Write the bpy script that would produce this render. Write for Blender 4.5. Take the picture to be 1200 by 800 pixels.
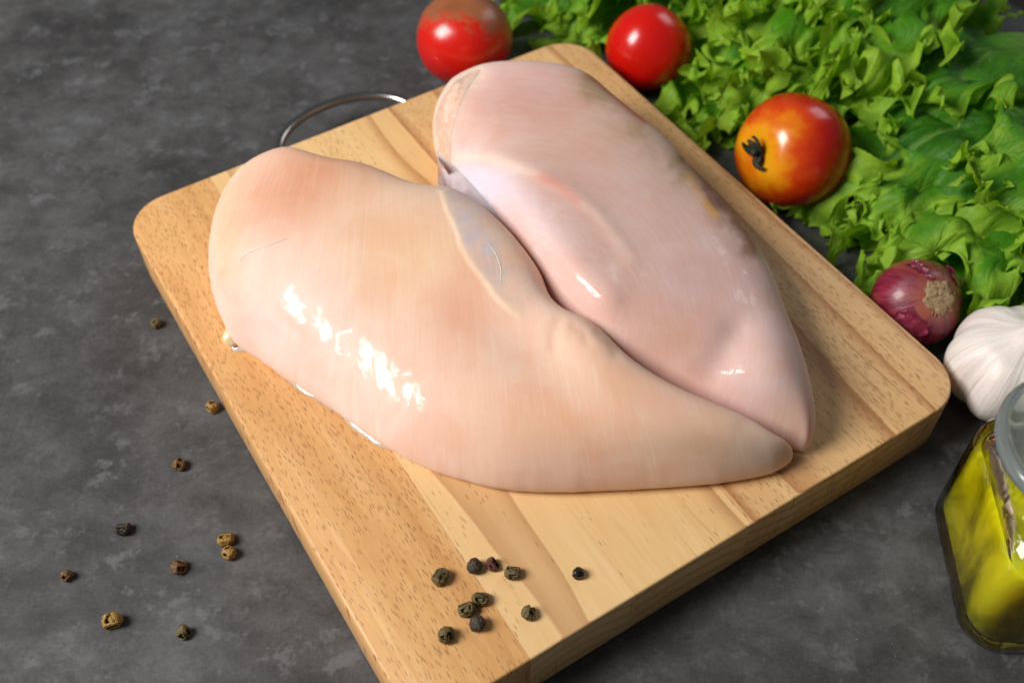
import bpy, bmesh, math, random
import numpy as np
from mathutils import Vector, Matrix, Euler, noise
from mathutils.geometry import delaunay_2d_cdt

for o in list(bpy.data.objects):
    bpy.data.objects.remove(o, do_unlink=True)
scene = bpy.context.scene
COL = scene.collection

# ------------------------------------------------------------------ camera
S = .32                                   # metres: camera height above the board top
F_PX, PITCH, ROLL = 1262.16, 0.886388, -0.0127173
BT = .0810839 * S                         # board thickness
CAM_H = S + BT
FW = np.array([0, math.cos(PITCH), -math.sin(PITCH)])
UP = np.array([0, math.sin(PITCH), math.cos(PITCH)])
RT = np.array([1., 0, 0])

cam_d = bpy.data.cameras.new('camera')
cam = bpy.data.objects.new('camera', cam_d)
COL.objects.link(cam)
scene.camera = cam
cam_d.sensor_width = 36
cam_d.lens = 36 * F_PX / 1200
cam_d.clip_start = .01
cam_d.clip_end = 50
_r = RT * math.cos(ROLL) + UP * math.sin(ROLL)
_u = -RT * math.sin(ROLL) + UP * math.cos(ROLL)
M = Matrix(((_r[0], _u[0], -FW[0], 0), (_r[1], _u[1], -FW[1], 0), (_r[2], _u[2], -FW[2], CAM_H), (0, 0, 0, 1)))
cam.matrix_world = M
cam_d.dof.use_dof = True
cam_d.dof.focus_distance = .362
cam_d.dof.aperture_fstop = 10

# ------------------------------------------------------------------ light
world = bpy.data.worlds.new('World')
scene.world = world
world.use_nodes = True
bg = world.node_tree.nodes['Background']
bg.inputs[0].default_value = (.88, .94, 1.0, 1)
bg.inputs[1].default_value = .095


def area(name, loc, target, size, power, color, size_y=None):
    d = bpy.data.lights.new(name, 'AREA')
    d.energy = power
    d.color = color
    d.shape = 'RECTANGLE'
    d.size = size
    d.size_y = size_y or size
    o = bpy.data.objects.new(name, d)
    COL.objects.link(o)
    o.location = loc
    o.rotation_euler = (Vector(target) - Vector(loc)).to_track_quat('-Z', 'Y').to_euler()
    return o


area('key_softbox', (-.96, .02, .94), (0, .27, .02), .54, 25.0, (1, .98, .955), .64)
area('fill_window', (.75, 1.05, .75), (.1, .35, 0), .5, 2.0, (.93, .97, 1))
vs = scene.view_settings
vs.view_transform = 'Standard'
vs.look = 'None'
vs.exposure = 0
vs.gamma = 1


# ------------------------------------------------------------------ helpers
def at(x, y, z):
    """point at height z that stands at this place on the table"""
    X = x - 600
    Y = 400 - y
    c, s = math.cos(ROLL), math.sin(ROLL)
    d = RT * (c * X + s * Y) + UP * (-s * X + c * Y) + FW * F_PX
    t = (z - CAM_H) / d[2]
    return np.array([0, 0, CAM_H]) + d * t


def proj(p):
    d = np.asarray(p, float) - np.array([0, 0, CAM_H])
    a, b, c_ = d @ RT, d @ UP, d @ FW
    x = a / c_ * F_PX
    y = b / c_ * F_PX
    c, s = math.cos(ROLL), math.sin(ROLL)
    return np.stack([600 + c * x - s * y, 400 - (s * x + c * y)], -1)


def lin(r, g, b, a=1):
    f = lambda v: (v / 255 / 12.92) if v / 255 <= .04045 else ((v / 255 + .055) / 1.055) ** 2.4
    return (f(r), f(g), f(b), a)


def lin3(c):
    return np.array(lin(*c)[:3])


def empty(name, loc, label=None, cat=None, group=None, rot=(0, 0, 0)):
    o = bpy.data.objects.new(name, None)
    o.empty_display_size = .01
    COL.objects.link(o)
    o.location = loc
    o.rotation_euler = rot
    tag(o, label, cat, group)
    return o


def tag(o, label=None, cat=None, group=None, kind=None):
    for k, v in (('label', label), ('category', cat), ('group', group), ('kind', kind)):
        if v:
            o[k] = v
    return o


def link(name, me, mat=None, parent=None, smooth=True, world_space=False):
    o = bpy.data.objects.new(name, me)
    COL.objects.link(o)
    if mat:
        me.materials.append(mat)
    if smooth:
        me.polygons.foreach_set('use_smooth', [True] * len(me.polygons))
    if parent:
        o.parent = parent
        if world_space:
            bpy.context.view_layer.update()
            o.matrix_parent_inverse = parent.matrix_world.inverted()
    return o


def mesh(name, v, f):
    me = bpy.data.meshes.new(name)
    me.from_pydata([tuple(map(float, p)) for p in v], [], [tuple(map(int, q)) for q in f])
    me.validate()
    me.update()
    return me


def from_bm(name, bm):
    me = bpy.data.meshes.new(name)
    bmesh.ops.recalc_face_normals(bm, faces=bm.faces)
    bm.to_mesh(me)
    bm.free()
    return me


def point_color(me, name, cols):
    a = me.attributes.new(name, 'FLOAT_COLOR', 'POINT')
    c = np.ones((len(me.vertices), 4), np.float32)
    c[:, :cols.shape[1]] = cols
    a.data.foreach_set('color', c.ravel())


def point_vec(me, name, vec):
    a = me.attributes.new(name, 'FLOAT_VECTOR', 'POINT')
    a.data.foreach_set('vector', np.asarray(vec, np.float32).ravel())


def grid_faces(nu, nv, close_u=False):
    f = []
    for j in range(nv - 1):
        for i in range(nu if close_u else nu - 1):
            a = j * nu + i
            b = j * nu + (i + 1) % nu
            f.append((a, b, b + nu, a + nu))
    return f


def catmull(pts, n, closed=True):
    """resample a polyline through pts evenly to n points"""
    p = np.asarray(pts, float)
    m = len(p)
    out = []
    segs = m if closed else m - 1
    for i in range(segs):
        if closed:
            a, b, c, d = p[(i - 1) % m], p[i], p[(i + 1) % m], p[(i + 2) % m]
        else:
            a, b, c, d = p[max(i - 1, 0)], p[i], p[i + 1], p[min(i + 2, m - 1)]
        for t in np.linspace(0, 1, 24, endpoint=False):
            out.append(.5 * (2 * b + (c - a) * t + (2 * a - 5 * b + 4 * c - d) * t * t + (3 * b - a - 3 * c + d) * t ** 3))
    if not closed:
        out.append(p[-1])
    out = np.array(out)
    q = np.vstack([out, out[:1]]) if closed else out
    L = np.r_[0, np.cumsum(np.linalg.norm(np.diff(q, axis=0), axis=1))]
    s = np.linspace(0, L[-1], n, endpoint=not closed)
    return np.stack([np.interp(s, L, q[:, k]) for k in range(q.shape[1])], 1)


def inside(poly, pts):
    x, y = pts[:, 0], pts[:, 1]
    r = np.zeros(len(pts), bool)
    n = len(poly)
    for i in range(n):
        a, b = poly[i], poly[(i + 1) % n]
        c = (a[1] > y) != (b[1] > y)
        with np.errstate(divide='ignore', invalid='ignore'):
            xi = (b[0] - a[0]) * (y - a[1]) / (b[1] - a[1]) + a[0]
        r ^= c & (x < xi)
    return r


def dist_poly(poly, pts, closed=True):
    """distance of pts to a polyline and the arc fraction of the nearest point"""
    n = len(poly)
    best = np.full(len(pts), 1e9)
    frac = np.zeros(len(pts))
    m = n if closed else n - 1
    for i in range(m):
        a, b = poly[i], poly[(i + 1) % n]
        e = b - a
        l2 = e @ e + 1e-18
        t = np.clip(((pts - a) @ e) / l2, 0, 1)
        d = np.linalg.norm(pts - (a + t[:, None] * e), axis=1)
        k = d < best
        best[k] = d[k]
        frac[k] = (i + t[k]) / m
    return best, frac


def sstep(a, b, x):
    t = np.clip((x - a) / (b - a), 0, 1)
    return t * t * (3 - 2 * t)


# ---- node helpers
class NT:
    def __init__(self, name):
        self.m = bpy.data.materials.new(name)
        self.m.use_nodes = True
        self.t = self.m.node_tree
        self.b = self.t.nodes['Principled BSDF']
        self.out = self.t.nodes['Material Output']

    def n(self, typ, **kw):
        nd = self.t.nodes.new(typ)
        for k, v in kw.items():
            if hasattr(nd, k) and not k.startswith('i_'):
                setattr(nd, k, v)
        return nd

    def put(self, sock, v):
        if isinstance(v, bpy.types.NodeSocket):
            self.t.links.new(v, sock)
        elif isinstance(v, (int, float)) and hasattr(sock.default_value, '__len__'):
            sock.default_value = (v,) * len(sock.default_value)
        else:
            sock.default_value = v

    def coord(self, kind='Object'):
        return self.n('ShaderNodeTexCoord').outputs[kind]

    def attr(self, name, out='Color'):
        a = self.n('ShaderNodeAttribute')
        a.attribute_name = name
        return a.outputs[out]

    def map(self, v, scale=(1, 1, 1), loc=(0, 0, 0), rot=(0, 0, 0)):
        m = self.n('ShaderNodeMapping')
        self.put(m.inputs['Vector'], v)
        m.inputs['Scale'].default_value = scale
        m.inputs['Location'].default_value = loc
        m.inputs['Rotation'].default_value = rot
        return m.outputs[0]

    def noise(self, v, scale, detail=4, rough=.55, dist=0, out='Fac'):
        x = self.n('ShaderNodeTexNoise')
        self.put(x.inputs['Vector'], v)
        x.inputs['Scale'].default_value = scale
        x.inputs['Detail'].default_value = detail
        x.inputs['Roughness'].default_value = rough
        x.inputs['Distortion'].default_value = dist
        return x.outputs[out]

    def voro(self, v, scale, feature='F1', out='Distance', rnd=1):
        x = self.n('ShaderNodeTexVoronoi')
        x.feature = feature
        self.put(x.inputs['Vector'], v)
        x.inputs['Scale'].default_value = scale
        x.inputs['Randomness'].default_value = rnd
        return x.outputs[out]

    def ramp(self, fac, stops, interp='LINEAR'):
        r = self.n('ShaderNodeValToRGB')
        self.put(r.inputs[0], fac)
        e = r.color_ramp.elements
        while len(e) < len(stops):
            e.new(.5)
        for el, (p, c) in zip(e, stops):
            el.position = p
            el.color = c if len(c) == 4 else tuple(c) + (1,)
        r.color_ramp.interpolation = interp
        return r.outputs[0]

    def fr(self, v, a, b, c=0, d=1, clamp=True):
        r = self.n('ShaderNodeMapRange')
        r.clamp = clamp
        self.put(r.inputs[0], v)
        for i, x in zip((1, 2, 3, 4), (a, b, c, d)):
            self.put(r.inputs[i], x)
        return r.outputs[0]

    def math(self, op, a, b=0.0, c=None):
        m = self.n('ShaderNodeMath')
        m.operation = op
        self.put(m.inputs[0], a)
        self.put(m.inputs[1], b)
        if c is not None:
            self.put(m.inputs[2], c)
        return m.outputs[0]

    def mix(self, fac, a, b, mode='MIX'):
        m = self.n('ShaderNodeMix')
        m.data_type = 'RGBA'
        m.blend_type = mode
        self.put(m.inputs[0], fac)
        self.put(m.inputs[6], a)
        self.put(m.inputs[7], b)
        return m.outputs[2]

    def bump(self, h, strength, dist, normal=None):
        b = self.n('ShaderNodeBump')
        self.put(b.inputs['Height'], h)
        b.inputs['Strength'].default_value = strength
        b.inputs['Distance'].default_value = dist
        if normal is not None:
            self.put(b.inputs['Normal'], normal)
        return b.outputs[0]

    def set(self, **kw):
        names = dict(color='Base Color', rough='Roughness', metal='Metallic', normal='Normal', spec='Specular IOR Level',
                     coat='Coat Weight', coat_rough='Coat Roughness', coat_normal='Coat Normal', trans='Transmission Weight', ior='IOR',
                     sss='Subsurface Weight', sss_scale='Subsurface Scale', sss_radius='Subsurface Radius', alpha='Alpha', sheen='Sheen Weight')
        for k, v in kw.items():
            self.put(self.b.inputs[names[k]], v)
        return self.m


# ------------------------------------------------------------------ table
def make_table():
    m = NT('dark_concrete')
    c = m.coord()
    big = m.noise(c, 11, 5, .6, .3)
    mid = m.noise(m.map(c, (1, 1.2, 1)), 48, 9, .74, .25)
    fine = m.noise(c, 700, 8, .9)
    specks = m.noise(m.map(c, loc=(3, 1, 0)), 700, 2, .5)
    a = m.math('ADD', m.math('MULTIPLY', big, .35), m.math('MULTIPLY', mid, .50))
    a = m.math('ADD', a, m.math('MULTIPLY', fine, .45))
    base = m.ramp(a, [(.46, lin(38, 37, 37)), (.60, lin(60, 59, 59)), (.68, lin(77, 76, 76)), (.78, lin(94, 94, 95))])
    # pale bluish worn patches with crisp ragged rims
    fl = m.noise(m.map(c, loc=(7, 2, 0)), 62, 12, .80, .15)
    gate = m.noise(m.map(c, loc=(2, 4, 0)), 8, 3, .5)
    flm = m.math('MULTIPLY', m.fr(fl, .54, .60), m.fr(gate, .36, .52))
    base = m.mix(m.math('MULTIPLY', flm, .6), base, lin(107, 107, 109))
    base = m.mix(m.fr(specks, .75, .79), base, lin(150, 148, 144))
    # scratches
    for k, (rot, dens) in enumerate(((.5, .70), (1.9, .715))):
        sc_ = m.noise(m.map(m.map(c, rot=(0, 0, rot)), (40, 900, 1), loc=(k * 3, k, 0)), 1, 2, .5, .1)
        base = m.mix(m.math('MULTIPLY', m.fr(sc_, dens, dens + .05), .22), base, lin(128, 127, 126))
    dk = m.noise(m.map(c, loc=(1, 9, 0)), 30, 9, .78, .2)
    base = m.mix(m.math('MULTIPLY', m.fr(dk, .54, .64), .32), base, lin(36, 35, 34))
    h = m.math('ADD', m.math('MULTIPLY', fl, .6), m.math('MULTIPLY', fine, .4))
    m.set(color=base, rough=m.fr(mid, .3, .7, .62, .5), normal=m.bump(h, .35, .0006), spec=.35)
    bm = bmesh.new()
    bmesh.ops.create_grid(bm, x_segments=2, y_segments=2, size=1.0)
    me = from_bm('table_top', bm)
    o = link('table_top', me, m.m)
    o.location = (0, .4, 0)
    if me.polygons[0].normal.z < 0:
        me.flip_normals()
    tag(o, 'dark grey mottled stone table top under everything', kind='structure')


make_table()

# ------------------------------------------------------------------ cutting board
YAW = .551114
BW, BL = .732399 * S, .816283 * S
BCX, BCY = .00499853 * S, .89282 * S


def wood(name, tones, pore, streak, seed, arc):
    m = NT(name)
    c = m.map(m.coord(), loc=(seed * .37, seed * .81, seed * .13))
    warp = m.noise(m.map(c, (22, 5, 22)), 1, 3, .5, out='Color')
    cw = m.n('ShaderNodeVectorMath')
    cw.operation = 'MULTIPLY_ADD'
    m.put(cw.inputs[0], warp)
    cw.inputs[1].default_value = (.006, .004, .006)
    m.put(cw.inputs[2], c)
    cw = cw.outputs[0]
    tone = m.noise(m.map(cw, (75, 8, 75)), 1, 6, .68, .2)
    fibre = m.noise(m.map(cw, (900, 45, 900)), 1, 4, .7)
    base = m.ramp(tone, [(.30, tones[0]), (.50, tones[1]), (.70, tones[2])])
    base = m.mix(m.fr(fibre, .35, .65, 0, .65), base, tones[0])
    # growth rings, seen on the end grain as arcs
    xyz = m.n('ShaderNodeSeparateXYZ')
    m.put(xyz.inputs[0], cw)
    px = m.math('SUBTRACT', xyz.outputs[0], arc[0] + seed * .37)
    pz = m.math('SUBTRACT', xyz.outputs[2], arc[1] + seed * .13)
    rad = m.math('SQRT', m.math('ADD', m.math('MULTIPLY', px, px), m.math('MULTIPLY', pz, pz)))
    rad = m.math('ADD', rad, m.math('MULTIPLY', m.noise(m.map(c, (30, 4, 30)), 1, 2, .5), .006))
    ring = m.math('FRACT', m.math('MULTIPLY', rad, 150))
    ringm = m.math('MULTIPLY', m.fr(ring, .72, .98), m.fr(ring, 1.0, .98))
    base = m.mix(m.math('MULTIPLY', ringm, streak), base, lin(168, 108, 62))
    # open pores: short dark dashes along the grain
    pv = m.voro(m.map(cw, (1800, 230, 40)), 1)
    pc = m.n('ShaderNodeSeparateColor')
    m.put(pc.inputs[0], m.voro(m.map(cw, (1800, 230, 40)), 1, out='Color'))
    dens = m.noise(m.map(c, (38, 9, 38)), 1, 3, .6)
    gate = m.fr(m.math('ADD', pc.outputs[0], m.math('MULTIPLY', m.math('SUBTRACT', dens, .5), 2.2)), 1 - pore - .06, 1 - pore + .06)
    pm = m.math('MULTIPLY', m.fr(pv, .36, .20), gate)
    base = m.mix(m.math('MULTIPLY', pm, .74), base, lin(132, 78, 40))
    lv = m.noise(m.map(cw, (560, 22, 420), loc=(4, 1, 2)), 1, 3, .6)
    lm = m.math('MULTIPLY', m.fr(lv, .60, .72), m.fr(dens, .40, .6))
    base = m.mix(m.math('MULTIPLY', lm, streak * .9), base, lin(156, 96, 52))
    h = m.math('SUBTRACT', m.math('MULTIPLY', fibre, .35), m.math('MULTIPLY', pm, 1))
    m.set(color=base, rough=m.fr(tone, .3, .7, .5, .4), normal=m.bump(h, .3, .0002), spec=.4)
    return m.m


def make_board():
    board = empty('cutting_board', (BCX, BCY, 0), 'rubberwood cutting board with rounded corners lying under the chicken', 'cutting board', rot=(0, 0, YAW))
    t1 = (lin(206, 150, 90), lin(224, 174, 114), lin(234, 190, 134))
    t2 = (lin(228, 185, 128), lin(236, 196, 140), lin(242, 208, 158))
    t3 = (lin(226, 180, 122), lin(234, 192, 134), lin(240, 204, 150))
    t4 = (lin(214, 166, 110), lin(228, 184, 128), lin(236, 198, 146))
    mats = [wood('rubberwood_a', t1, .85, .25, 1, (-.10, .09)), wood('rubberwood_b', t2, .16, .55, 2, (-.055, -.02)),
            wood('rubberwood_c', t3, .14, .65, 3, (-.02, -.05)), wood('rubberwood_d', t4, .62, .8, 4, (.06, .13))]
    R, e = .0185, .0016
    bm = bmesh.new()
    vs_ = []
    for cx, cy, a0 in ((BW / 2 - R, BL / 2 - R, 0), (-BW / 2 + R, BL / 2 - R, 90), (-BW / 2 + R, -BL / 2 + R, 180), (BW / 2 - R, -BL / 2 + R, 270)):
        for k in range(13):
            a = math.radians(a0 + 90 * k / 12)
            vs_.append((cx, cy, math.cos(a), math.sin(a)))
    rings = []
    for z, ins in ((.0003, .0022), (.0011, .0006), (.0022, 0), (BT - .0012, 0), (BT - .0005, .0002), (BT - .00015, .0005), (BT, .0010)):
        rings.append([bm.verts.new((x + (R - ins) * ca, y + (R - ins) * sa, z)) for x, y, ca, sa in vs_])
    n = len(vs_)
    for a, b in zip(rings, rings[1:]):
        for i in range(n):
            bm.faces.new((a[i], a[(i + 1) % n], b[(i + 1) % n], b[i]))
    bm.faces.new(rings[-1])
    bm.faces.new(rings[0][::-1])
    seams = [-BW, -.0768, -.0366, .0114, BW]
    for k in range(4):
        b2 = bm.copy()
        for x, sgn in ((seams[k] + .00003, -1), (seams[k + 1] - .00003, 1)):
            geo = b2.verts[:] + b2.edges[:] + b2.faces[:]
            r = bmesh.ops.bisect_plane(b2, geom=geo, plane_co=(x, 0, 0), plane_no=(sgn, 0, 0), clear_outer=True)
            ed = [q for q in r['geom_cut'] if isinstance(q, bmesh.types.BMEdge)]
            if ed:
                bmesh.ops.edgeloop_fill(b2, edges=ed)
        me = from_bm('plank', b2)
        o = link('plank', me, mats[k], board, smooth=True)
        me.set_sharp_from_angle(angle=math.radians(40))
    bm.free()
    # wire hanging loop on the back edge
    m = NT('steel_wire')
    m.set(color=(.46, .44, .42, 1), metal=1.0, rough=.25)
    cu = []
    for k in range(41):
        a = math.pi * k / 40
        x = -.006 - .0365 * math.cos(a)
        y = BL / 2 - .002 + .034 * math.sin(a) ** .8
        z = .0125 + .001 * math.sin(a)
        cu.append((x, y, z))
    cu = [(cu[0][0], BL / 2 - .012, .0125)] + cu + [(cu[-1][0], BL / 2 - .012, .0125)]
    link('hanging_loop', tube('hanging_loop', cu, .0022), m.m, board)
    return board


def tube(name, pts, r, seg=12, radii=None):
    pts = [Vector(p) for p in pts]
    v, f = [], []
    nrm = None
    for i, p in enumerate(pts):
        t = (pts[min(i + 1, len(pts) - 1)] - pts[max(i - 1, 0)]).normalized()
        if nrm is None:
            nrm = t.orthogonal().normalized()
        nrm = (nrm - t * nrm.dot(t)).normalized()
        b = t.cross(nrm)
        rr = radii[i] if radii is not None else r
        for k in range(seg):
            a = 2 * math.pi * k / seg
            v.append(p + (nrm * math.cos(a) + b * math.sin(a)) * rr)
    f = grid_faces(seg, len(pts), True)
    f.append(tuple(range(seg))[::-1])
    f.append(tuple((len(pts) - 1) * seg + k for k in range(seg)))
    return mesh(name, v, f)


make_board()


# ------------------------------------------------------------------ chicken
class Lobe:
    """inflated surface over an outline; heights are above the board top"""

    def __init__(self, outline, hmax, power, feats, free=()):
        self.hmax, self.power, self.feats = hmax, power, feats
        o = np.array(outline, float)
        want = o[:, :2].copy()
        tg = np.roll(want, -1, 0) - np.roll(want, 1, 0)
        tg /= np.linalg.norm(tg, axis=1)[:, None]
        nm = np.column_stack([tg[:, 1], -tg[:, 0]])
        cen = want.mean(0)
        if np.sum((want - cen) * nm) < 0:
            nm = -nm
        rng = np.random.RandomState(11)
        for it in range(7):
            eq = np.array([at(x, y, BT + z) for x, y, z in o])
            self.eq = catmull(eq, 460)
            q = self.sample_grid(.003)
            self.pm = self.phi(q)[0].max()
            if it == 6:
                # hand-cut edges are never quite smooth
                n_ = len(self.eq)
                th = np.arange(n_) / n_ * 2 * math.pi
                jit = sum(rng.uniform(.5, 1) * np.sin(k_ * th + rng.uniform(0, 6.28)) * (6.0 / k_) ** .55 for k_ in (9, 14, 23, 37, 58, 83))
                cen2 = self.eq[:, :2].mean(0)
                dr = self.eq[:, :2] - cen2
                self.eq[:, :2] += dr / np.linalg.norm(dr, axis=1)[:, None] * (jit * .00016)[:, None]
                break
            # pull the rim in wherever the swelling meat bulges past its outline
            px = np.vstack([proj(self.z(q)), proj(self.eq)])
            sh = np.zeros(len(o))
            for i in range(len(o)):
                if i in free:
                    continue
                d = px - want[i]
                k = np.abs(d @ tg[i]) < 14
                if k.any():
                    near = k & (np.abs(d @ nm[i]) < 60)
                    ext = (d[near] @ nm[i]).max() if near.any() else 0
                    sh[i] = np.clip(ext, -6, 12) * .7
            sm = .25 * np.roll(sh, 1) + .5 * sh + .25 * np.roll(sh, -1)
            sm[list(free)] = 0
            o[:, :2] -= nm * sm[:, None]

    def sample_grid(self, d):
        lo, hi = self.eq[:, :2].min(0), self.eq[:, :2].max(0)
        xs = np.arange(lo[0], hi[0], d)
        ys = np.arange(lo[1], hi[1], d * .866)
        g = np.array([(x + (d / 2 if j % 2 else 0), y) for j, y in enumerate(ys) for x in xs])
        return g[inside(self.eq[:, :2], g)]

    def phi(self, p):
        E = self.eq
        out, zb = np.zeros(len(p)), np.zeros(len(p))
        for i0 in range(0, len(p), 4000):
            q = p[i0:i0 + 4000]
            w = np.zeros(len(q))
            wz = np.zeros(len(q))
            A = E[:, :2]
            B = np.roll(A, -1, 0)
            e = B - A
            L = np.linalg.norm(e, axis=1)
            t = e / L[:, None]
            d = q[:, None, :] - A[None]
            a = (d * t[None]).sum(2)
            b = np.abs(d[:, :, 0] * t[None, :, 1] - d[:, :, 1] * t[None, :, 0]) + 1e-7
            I = (np.arctan((L[None] - a) / b) + np.arctan(a / b)) / b
            zm = .5 * (E[:, 2] + np.roll(E[:, 2], -1))
            w = I.sum(1)
            wz = (I * zm[None]).sum(1)
            out[i0:i0 + 4000] = math.pi / w
            zb[i0:i0 + 4000] = wz / w
        return out, zb

    def z(self, p):
        f, zb = self.phi(p)
        x = np.clip(f / self.pm, 0, 1)
        z = zb + self.hmax * (1 - (1 - x) ** 3.0) ** self.power
        P = np.column_stack([p, z])
        if self.feats:
            edge = sstep(0, .006, f)
            for _ in range(2):
                px = proj(P)
                dz = self.feats(px) * edge
                P = np.column_stack([p, z + dz])
        return P

    def on_surface(self, pxs):
        out = []
        z = np.full(len(pxs), BT + .03)
        for _ in range(10):
            p = np.array([at(x, y, zz) for (x, y), zz in zip(pxs, z)])
            z += (self.z(p[:, :2])[:, 2] - z) * .6
        return p[:, :2]

    def build(self, name, mat, parent, spacing, paint, dense=None):
        E = self.eq
        n = len(E)
        tan = np.roll(E, -1, 0) - np.roll(E, 1, 0)
        area_ = np.sum(E[:, 0] * np.roll(E[:, 1], -1) - E[:, 1] * np.roll(E[:, 0], -1))
        nr = np.column_stack([tan[:, 1], -tan[:, 0]])
        nr /= np.linalg.norm(nr, axis=1)[:, None]
        if area_ < 0:
            nr = -nr                      # outward
        g = self.sample_grid(spacing)
        d, _ = dist_poly(E[:, :2], g)
        g = g[d > .0016]
        rings = []
        for off in (.0002, .0006, .0012):
            rr = E[:, :2] - nr * off
            dd, _ = dist_poly(E[:, :2], rr)
            rings.append(rr[(dd > off * .8) & inside(E[:, :2], rr)])
        if dense is not None:
            q = self.on_surface(catmull(np.array(dense, float), 110, closed=False))
            tq = np.gradient(q, axis=0)
            nq = np.column_stack([tq[:, 1], -tq[:, 0]])
            nq /= np.linalg.norm(nq, axis=1)[:, None]
            ex = np.vstack([q + nq * o_ for o_ in np.arange(-.0024, .0025, .0004)])
            de, _ = dist_poly(E[:, :2], ex)
            ex = ex[inside(E[:, :2], ex) & (de > .0016)]
            dg, _ = dist_poly(q, g, False)
            g = np.vstack([g[dg > .0027], ex])
        pts = np.vstack([E[:, :2]] + rings + [g])
        edges = [(i, (i + 1) % n) for i in range(n)]
        r = delaunay_2d_cdt([Vector(p) for p in pts], edges, [], 1, 1e-7)
        vo = np.array([tuple(v) for v in r[0]])
        src = [s[0] if s else -1 for s in r[3]]
        P = self.z(vo)
        idx_of = {}
        for i, s in enumerate(src):
            if 0 <= s < n:
                P[i] = E[s]
                idx_of[s] = i
        faces = [tuple(f) for f in r[2]]
        # rounded underside down to the board
        base = len(P)
        prev = [idx_of[i] for i in range(n)]
        V = [P]
        zi = E[:, 2] - BT
        for k in range(1, 7):
            a = k / 6 * math.pi / 2
            ins = np.minimum(zi * .75, .009) * (1 - math.cos(a)) * 1.0
            ring = np.column_stack([E[:, :2] - nr * ins[:, None], BT + .0002 + np.maximum(zi - .0002, 0) * (1 - math.sin(a))])
            V.append(ring)
            cur = [base + (k - 1) * n + i for i in range(n)]
            for i in range(n):
                j = (i + 1) % n
                faces.append((prev[i], prev[j], cur[j], cur[i]) if area_ < 0 else (prev[j], prev[i], cur[i], cur[j]))
            prev = cur
        V = np.vstack(V)
        me = mesh(name, V, faces)
        if me.polygons[0].normal.z < 0 and False:
            me.flip_normals()
        bm = bmesh.new()
        bm.from_mesh(me)
        bmesh.ops.recalc_face_normals(bm, faces=bm.faces)
        up_ = sum((f.normal.z * f.calc_area() for f in bm.faces))
        if up_ < 0:
            bmesh.ops.reverse_faces(bm, faces=bm.faces)
        bm.to_mesh(me)
        bm.free()
        co = np.zeros(len(me.vertices) * 3)
        me.vertices.foreach_get('co', co)
        co = co.reshape(-1, 3)
        col, fib = paint(proj(co), co)
        g_ = col[:, :3].mean(1, keepdims=True)
        col[:, :3] = np.clip(g_ + (col[:, :3] - g_) * 1.08, 0, 1) * np.array([.955, .94, .925])
        point_color(me, 'tint', col)
        point_vec(me, 'fibre', fib)
        return link(name, me, mat, parent, world_space=True)


def seg_feat(px, pl, width, closed=False):
    d, f = dist_poly(np.asarray(pl, float), px, closed)
    return np.exp(-(d / width) ** 2), f, d


def fbm(px, scale, seed=0, octv=3):
    out = np.zeros(len(px))
    for i, (x, y) in enumerate(px):
        out[i] = noise.fractal(Vector((x * scale + seed * 7.3, y * scale - seed * 3.1, seed)), .7, 2.0, octv)
    return out


def meat_material(name, wet, fibre_scale, streak, sheen_rough=.30):
    m = NT(name)
    tint = m.attr('tint')
    wetness = m.attr('tint', 'Alpha')
    fv = m.attr('fibre', 'Vector')
    obj = m.coord()
    # fine muscle fibres, stretched along the run of the meat
    f1 = m.noise(m.map(fv, (fibre_scale, .55, 1)), 1, 5, .62, .15)
    f2 = m.noise(m.map(fv, (fibre_scale * 3.2, 1.3, 1), loc=(3, 7, 1)), 1, 3, .6, .1)
    st = m.noise(m.map(fv, (fibre_scale * 2.6, .7, 1), loc=(9, 2, 4)), 1, 3, .55, .2)
    stm = m.math('MULTIPLY', m.fr(st, .60, .70), m.fr(m.noise(m.map(fv, (.9, .35, 1)), 1, 3), .42, .62))
    col = m.mix(m.fr(f1, .38, .62, 0, .20), tint, m.mix(1.0, tint, (.95, .83, .74, 1), 'MULTIPLY'))
    col = m.mix(m.fr(f2, .42, .68, 0, .07), col, (.95, .90, .84, 1))
    col = m.mix(m.math('MULTIPLY', stm, streak), col, (.95, .88, .82, 1))
    blot = m.noise(obj, 42, 5, .6, .5)
    col = m.mix(m.fr(blot, .42, .62, 0, .55), col, m.mix(1.0, col, (.95, .80, .72, 1), 'MULTIPLY'))
    h = m.math('ADD', m.math('MULTIPLY', f1, .55), m.math('MULTIPLY', f2, .25))
    lump = m.noise(obj, 80, 2, .5)
    crink = m.noise(m.map(obj, loc=(4, 2, 8)), 420, 5, .7, .3)
    nb = m.bump(h, .14, .0007)
    # the wet film on top is torn: glossy tongues between duller, drier meat
    film = m.noise(m.map(obj, loc=(2, 5, 1)), 120, 6, .72, .5)
    film2 = m.noise(m.map(fv, (1.1, .8, 1), loc=(5, 5, 5)), 1, 4, .6, .2)
    film3 = m.noise(m.map(obj, loc=(8, 1, 3)), 300, 5, .75, .4)
    we = m.math('MULTIPLY', wetness, .19)
    wetm = m.math('MULTIPLY', m.fr(m.math('ADD', film, we), .60, .635), m.fr(m.math('ADD', film2, we), .565, .61))
    wetm = m.math('MULTIPLY', wetm, m.fr(m.math('ADD', film3, we), .55, .60))
    cn = m.bump(m.math('ADD', m.math('MULTIPLY', crink, .30), m.math('MULTIPLY', h, .35)), .26, .0006, m.bump(lump, .35, .002))
    m.set(color=col, rough=m.fr(f1, .3, .7, .62, .5), normal=nb, spec=.12, sss=.75, sss_radius=(1.0, .50, .32), sss_scale=.0050,
          coat=m.fr(wetm, 0, 1, wet * .06, wet), coat_rough=m.fr(wetm, 0, 1, .20, .05), coat_normal=cn)
    m.b.inputs['Coat IOR'].default_value = 1.40
    return m.m


def blend(col, c, w):
    return col * (1 - w[:, None]) + lin3(c)[None] * w[:, None]


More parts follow.
